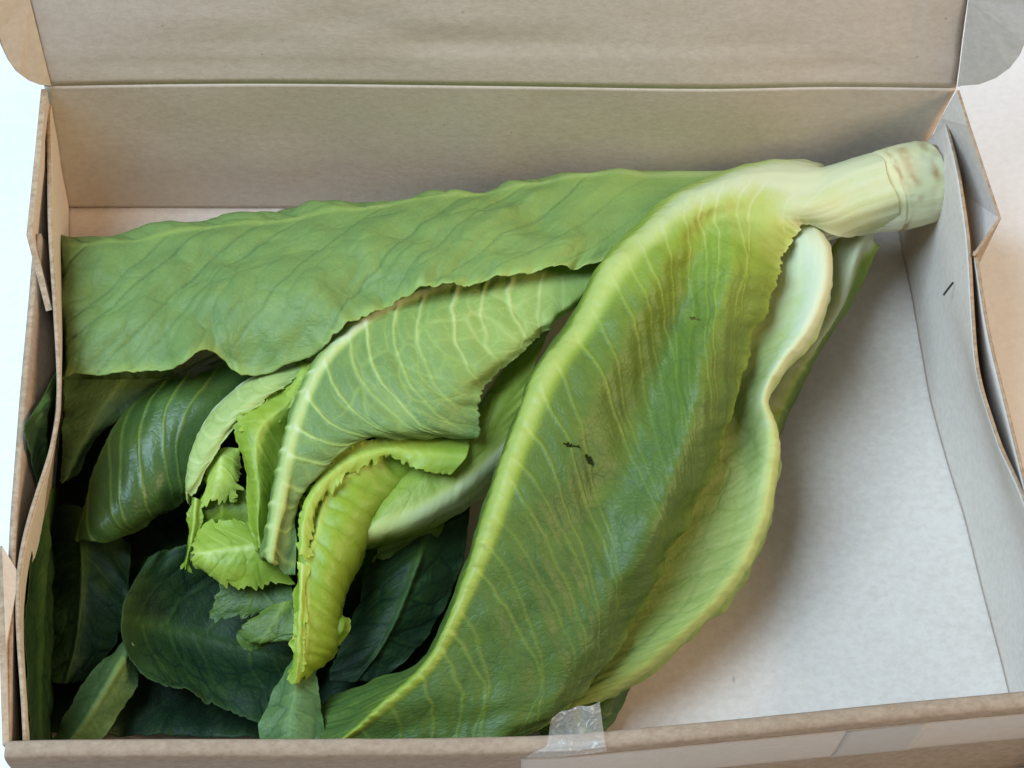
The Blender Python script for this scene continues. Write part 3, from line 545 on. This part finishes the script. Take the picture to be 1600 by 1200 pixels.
leaf([[(478, 560, 5.2), (482, 575, 5.5), (490, 590, 5.2)], [(420, 615, 5.5), (450, 630, 5.8), (475, 645, 5.1)], [(372, 652, 5.6), (408, 668, 5.9), (452, 690, 5.1)], [(372, 692, 5.5), (400, 710, 5.8), (440, 735, 5.0)], [(387, 750, 5.2), (405, 765, 5.5), (430, 785, 4.8)], [(391, 805, 4.9), (403, 818, 5.2), (420, 832, 4.6)], [(402, 858, 4.6), (407, 864, 4.8), (414, 870, 4.5)]],
     let, nu=150, nv=70, rib=1, tone=(0.33, 0.42), wr=(.06, .05), hr=(0.02, 0.02), ribcol=0.05, spacing=1.1, vcol=0.08, frill=0.12, serr=0.14, serf=1.6, seed=151, mat=M_LIME)
# heart: rolled glossy yellow leaf
leaf([[(738, 735, 4.4), (722, 742, 5.0), (708, 735, 5.3), (712, 715, 5.5), (735, 688, 5.6)],
      [(700, 745, 4.3), (688, 745, 5.0), (672, 735, 5.3), (672, 712, 5.5), (680, 684, 5.6)],
      [(668, 740, 4.2), (650, 732, 4.9), (632, 712, 5.2), (628, 702, 5.5), (628, 684, 5.6)],
      [(645, 765, 4), (626, 758, 4.8), (592, 745, 5.3), (556, 728, 5.6), (542, 700, 5.6)],
      [(605, 800, 3.8), (590, 795, 4.8), (548, 782, 5.4), (503, 766, 5.4), (484, 752, 5.2)],
      [(575, 855, 3.6), (563, 850, 4.7), (527, 838, 5.4), (487, 820, 5.35), (467, 790, 5.1)],
      [(545, 914, 3.4), (535, 910, 4.5), (508, 897, 5.2), (473, 876, 5.25), (463, 866, 4.9)],
      [(532, 965, 3.2), (525, 960, 4.2), (500, 952, 4.8), (473, 940, 5.0), (463, 938, 4.7)],
      [(530, 1003, 3.2), (522, 1003, 3.9), (500, 1005, 4.4), (471, 1000, 4.8), (460, 998, 4.6)],
      [(515, 1030, 3.3), (505, 1032, 3.8), (485, 1038, 4.2), (464, 1045, 4.4), (455, 1048, 4.2)],
      [(492, 1046, 3.4), (482, 1056, 3.7), (470, 1062, 3.9), (460, 1067, 4.1), (452, 1062, 4)]], let, nu=220, nv=120, rib=3, tone=[(0, 0.36), (1, 0.40)], wr=(.12, .10), hr=(0.06, 0.06), ribcol=0.20, spacing=0.62, slope=0.2, vh=-0.03, vcol=-0.08, frill=0.12, serr=0.16, serf=1.6, seed=161, mat=M_LIME, relief=0.3, pucker=0.06, ncol=0.03)
leaf([[(525, 962, 3.7), (535, 962, 3.8), (541, 968, 3.6)], [(520, 985, 3.8), (535, 985, 3.9), (546, 985, 3.6)], [(515, 1000, 3.7), (525, 1003, 3.7), (532, 1005, 3.5)]], let, nu=40, nv=30, rib=0, tone=(0.42, 0.40), ribcol=0, vcol=0, frill=0.12, serr=0.08, seed=163, mat=M_LIME)
# its reflexed pale margin, torn once half way down
leaf([[(735, 690, 5.6), (728, 715, 5.75), (705, 742, 5.6)], [(668, 683, 5.7), (660, 710, 5.85), (655, 736, 5.7)], [(605, 685, 5.8), (612, 700, 5.95), (612, 716, 5.8)], [(545, 700, 5.8), (550, 718, 5.95), (552, 737, 5.75)], [(500, 738, 5.75), (506, 754, 5.9), (513, 772, 5.65)], [(476, 775, 5.7), (483, 790, 5.85), (494, 808, 5.6)], [(467, 820, 5.6), (474, 830, 5.75), (487, 842, 5.5)], [(466, 868, 5.5), (473, 872, 5.6), (484, 874, 5.4)]],
     let, nu=200, nv=40, rib=1, tone=[(0, 0.40), (0.35, 0.30), (1, 0.24)], ribcol=0.0, wr=(.05, .05), hr=(0, 0), vcol=0.06, vh=0.01, relief=0.3, ncol=0.03, pucker=0.05, frill=0.14, serr=0.20, serf=1.8, seed=165, mat=M_LIME, spacing=0.7)
leaf([[(467, 878, 5.4), (473, 880, 5.5), (485, 886, 5.3)], [(465, 930, 5.2), (470, 932, 5.35), (477, 940, 5.15)], [(463, 985, 5.0), (468, 988, 5.1), (475, 995, 4.9)], [(458, 1035, 4.6), (465, 1038, 4.7), (474, 1045, 4.5)], [(452, 1062, 4.3), (461, 1066, 4.4), (472, 1066, 4.2)]],
     let, nu=130, nv=30, rib=1, tone=(0.26, 0.34), ribcol=0.0, wr=(.05, .05), hr=(0, 0), vcol=0.05, vh=0.01, relief=0.3, ncol=0.03, pucker=0.05, frill=0.14, serr=0.16, serf=1.8, seed=167, mat=M_LIME, spacing=0.7)
# thin pale sliver hanging at the left of the heart
leaf([[(300, 776, 4.2), (306, 778, 4.4), (314, 782, 4.2)], [(296, 820, 3.9), (303, 822, 4.1), (312, 826, 3.9)], [(288, 865, 3.7), (294, 866, 3.9), (303, 868, 3.7)], [(282, 890, 3.5), (289, 892, 3.6), (298, 893, 3.5)]], let, nu=90, nv=30, rib=1, tone=(0.34, 0.46), ribcol=0.08, wr=(.06, .05), hr=(0.02, 0.02), vcol=0.03, relief=0.3, frill=0.12, serr=0.12, serf=1.8, seed=169, mat=M_LIME, spacing=0.8)
# frilled tip behind the broad leaf
leaf([[(462, 560, 5.2), (474, 566, 5.5), (486, 560, 5.5)], [(458, 582, 5.4), (470, 586, 5.7), (482, 582, 5.7)], [(440, 604, 5.5), (455, 612, 5.8), (470, 612, 5.8)], [(405, 636, 5.6), (420, 645, 5.85), (440, 650, 5.8)], [(368, 655, 5.6), (378, 668, 5.85), (395, 680, 5.8)]], let, nu=110, nv=40, rib=1, tone=(0.30, 0.30), ribcol=0.0, wr=(.05, .05), hr=(0, 0), vcol=0.05, relief=0.4, frill=0.25, serr=0.24, serf=2.0, seed=173, mat=M_LIME, spacing=0.7)
# heart: broad leaf with white ribs
BROAD = [[(960, 402, 3.6), (945, 406, 4.8), (945, 418, 5.4), (940, 435, 5.6), (935, 448, 5.4)],
      [(835, 424, 4.2), (818, 416, 5.4), (838, 445, 6.2), (868, 488, 6.4), (862, 508, 6.1)],
      [(718, 442, 4.2), (700, 433, 5.6), (735, 478, 6.5), (795, 535, 6.7), (828, 540, 6.3)],
      [(625, 475, 4.2), (612, 466, 5.8), (655, 520, 6.8), (730, 582, 6.9), (768, 592, 6.4)],
      [(548, 523, 4.2), (536, 518, 6.0), (592, 568, 6.9), (685, 628, 6.9), (746, 638, 6.3)],
      [(495, 583, 4.2), (484, 583, 6.1), (542, 622, 6.8), (650, 668, 6.7), (744, 684, 6.0)],
      [(462, 653, 4), (452, 653, 6.1), (505, 672, 6.6), (570, 682, 6.5), (630, 682, 6.1)],
      [(443, 728, 3.8), (434, 728, 6.0), (470, 730, 6.3), (515, 724, 6.2), (555, 698, 6.0)],
      [(428, 798, 3.6), (421, 798, 5.8), (440, 800, 5.9), (456, 795, 5.8), (472, 772, 5.7)],
      [(415, 863, 3.4), (410, 866, 5.5), (428, 868, 5.5), (446, 872, 5.3), (464, 850, 5.3)],
      [(420, 872, 3.4), (416, 874, 5.2), (432, 885, 5.2), (450, 900, 5.0), (463, 900, 5.0)]]
BROAD = [[r[0], r[1], (r[1][0] + 13, r[1][1] + 5, r[1][2] + 0.28)] + r[2:] for r in BROAD]
leaf(BROAD, let, nu=340, nv=190, rib=2, tone=[(0, 0.38), (0.3, 0.42), (0.6, 0.60), (1, 0.62)], wr=(0.30, 0.17), hr=(0.14, 0.12), ribcol=0.52, spacing=1.0, slope=0.45, curl=0.02, vh=0.09, vcol=0.34, pucker=0.09, frill=0.10, serr=0.10, serf=1.2, seed=171, mat=M_UNDER, ncol=-0.10, rr=(-0.55, 3.2), vw=0.095)
# the big front leaf with its pale midrib; its base clasps the stem up to the scar
def clasp(px, py, z, r, phis):
    c = P(px, py, z); tg = P(1384, 299, 5.05) - P(1300, 322, 4.9); tg /= np.linalg.norm(tg)
    sd = np.cross(tg, [0, 0, 1.0]); sd /= np.linalg.norm(sd); up = np.cross(sd, tg)
    jog = {1381: (0, .04, -.10, .08, -.04, .12, .02)}.get(px, [0]*7)
    return [c + tg * jog[n] + r * (sd * math.cos(math.radians(a)) + up * math.sin(math.radians(a))) for n, a in enumerate(phis)]
leaf([clasp(1381, 300, 5.05, 1.47, (215, 178, 142, 110, 78, 40, -12)),
      clasp(1352, 308, 5.0, 1.47, (215, 178, 142, 110, 78, 40, -12)),
      clasp(1312, 319, 4.95, 1.45, (212, 176, 140, 108, 76, 40, -4)),
      [(1285, 262, 4.5), (1272, 257, 5.5), (1270, 268, 6.2), (1265, 297, 6.4), (1262, 318, 6.45), (1262, 336, 6.2), (1264, 352, 5.7)],
      [(1205, 255, 4.4), (1200, 253, 5.5), (1192, 270, 6.3), (1194, 298, 6.6), (1202, 325, 6.5), (1222, 345, 6.3), (1246, 364, 5.8)],
      [(1075, 285, 4.5), (1066, 290, 6.0), (1072, 308, 6.8), (1092, 330, 7.0), (1112, 350, 6.6), (1165, 378, 6.9), (1219, 412, 5.9)],
      [(990, 385, 4.5), (972, 374, 6.2), (985, 388, 7.1), (1035, 408, 7.45), (1082, 425, 6.6), (1140, 442, 7.4), (1203, 468, 5.8)],
      [(910, 495, 4.5), (896, 485, 6.2), (913, 490, 7.3), (985, 510, 7.6), (1050, 525, 6.45), (1108, 538, 7.4), (1172, 545, 5.7)],
      [(845, 600, 4.3), (833, 590, 6.2), (849, 596, 7.4), (930, 615, 7.6), (1010, 632, 6.4), (1085, 645, 7.2), (1143, 640, 5.5)],
      [(800, 715, 4.3), (788, 706, 6.1), (803, 706, 7.3), (885, 725, 7.4), (970, 745, 6.4), (1052, 752, 6.9), (1116, 735, 5.0)],
      [(765, 830, 4.0), (748, 824, 5.8), (763, 824, 7.0), (850, 843, 6.9), (940, 860, 6.15), (1010, 862, 6.2), (1068, 832, 4.4)],
      [(715, 950, 3.4), (699, 943, 5.2), (715, 943, 6.4), (800, 955, 6.3), (885, 962, 5.9), (955, 958, 5.5), (1003, 935, 4.1)],
      [(640, 1045, 2.8), (646, 1042, 4.6), (663, 1045, 5.6), (750, 1055, 5.6), (835, 1060, 5.3), (900, 1055, 5.0), (952, 1025, 3.9)],
      [(525, 1080, 2.4), (560, 1092, 3.8), (592, 1110, 4.9), (685, 1120, 5.0), (775, 1122, 4.9), (850, 1115, 4.7), (906, 1096, 4.0)],
      [(470, 1140, 3), (497, 1155, 3.6), (525, 1160, 4.1), (620, 1170, 4.3), (700, 1172, 4.4), (770, 1163, 4.4), (840, 1135, 4.1)]], let, nu=560, nv=280, rib=2,
      tone=[(0, 0.07), (0.10, 0.10), (0.15, 0.24), (0.22, 0.33), (0.3, 0.45), (0.42, 0.59), (0.6, 0.70), (0.8, 0.74), (1, 0.76)], wr=(0.85, 0.11), hr=(0.04, 0.20), ribcol=0.52, spacing=1.0, slope=0.8, curl=0.10, vh=0.045, vcol=0.16, vw=0.055, vfall=0.6, pucker=0.11, relief=0.5, ncol=0.05, frill=0.14, serr=0.14, serf=1.1, seed=181, edge_tone=-0.10,
      holes=[((876, 692, 7.4), (908, 700, 7.4), 0.045), ((903, 695, 7.4), (946, 748, 7.3), 0.12), ((1070, 494, 7.0), (1095, 500, 7.0), 0.04)])

# ------------------------------------------------------------------ tape
m, nt, out = new_mat('clear_tape'); L = nt.links.new
g = N(nt, 'ShaderNodeBsdfPrincipled', i_Roughness=0.25); g.inputs['Base Color'].default_value = (0.62, 0.62, 0.58, 1)
tp = N(nt, 'ShaderNodeBsdfTransparent'); tc = N(nt, 'ShaderNodeTexCoord')
n1 = N(nt, 'ShaderNodeTexNoise', i_Scale=260.0, i_Detail=4.0, i_Distortion=2.5); L(tc.outputs['Object'], n1.inputs[0])
r = ramp(nt, [(0.35, (0.16, 0.16, 0.16)), (0.60, (0.24, 0.24, 0.24)), (0.70, (0.6, 0.6, 0.6))]); L(n1.outputs[0], r.inputs[0])
mx = N(nt, 'ShaderNodeMixShader'); L(r.outputs[0], mx.inputs[0]); L(tp.outputs[0], mx.inputs[1]); L(g.outputs[0], mx.inputs[2])
bp = N(nt, 'ShaderNodeBump', i_Strength=0.5, i_Distance=0.001); L(n1.outputs[0], bp.inputs['Height']); L(bp.outputs[0], g.inputs['Normal'])
L(mx.outputs[0], out.inputs[0]); M_TAPE = m
def PY(x, y, Y):
    d = R_ * (x - 800) / F - U_ * (y - 600) / F - B_
    return CAMP + d * (Y - CAMP[1]) / d[1]
xs = [(862, 858, 855, 853, 838, 822), (876, 873, 873, 872, 862, 848), (890, 890, 890, 889, 884, 874), (905, 906, 907, 907, 904, 900), (920, 922, 924, 925, 925, 924), (937, 942, 945, 946, 947, 948)]
ys = [(1124, 1145, 1160, 1166.5, 1174, 1184), (1112, 1142, 1159, 1166, 1174, 1183), (1109, 1141, 1158, 1165, 1173, 1182), (1103, 1140, 1157, 1163.5, 1171, 1179), (1104, 1139, 1155, 1161.5, 1169, 1177), (1097, 1135, 1153, 1159, 1166, 1174)]
rows = [[P(xs[c][0], ys[c][0], 8.85) for c in range(6)], [P(xs[c][1], ys[c][1], 8.35) for c in range(6)], [P(xs[c][2], ys[c][2], 8.14) for c in range(6)], [P(xs[c][3], ys[c][3], 8.10) for c in range(6)]]
ye = lambda x: np.interp((x - 800), (E0[:, 0] / (-E0 @ B_ + CAMP @ B_)) * F, E0[:, 1]) - 0.43
rows += [[PY(xs[c][4], ys[c][4], ye(xs[c][4])) for c in range(6)], [PY(xs[c][5], ys[c][5], ye(xs[c][5]) - 0.02) for c in range(6)]]
tape = panel('clear_tape', rows, None, nu=40, nv=30, t=0.012, mats=[M_TAPE], bow=0.05)
tape.modifiers[0].material_offset = 0; tape.modifiers[0].material_offset_rim = 0
tag(tape, 'small torn piece of clear sticky tape folded over the front box edge', 'tape')
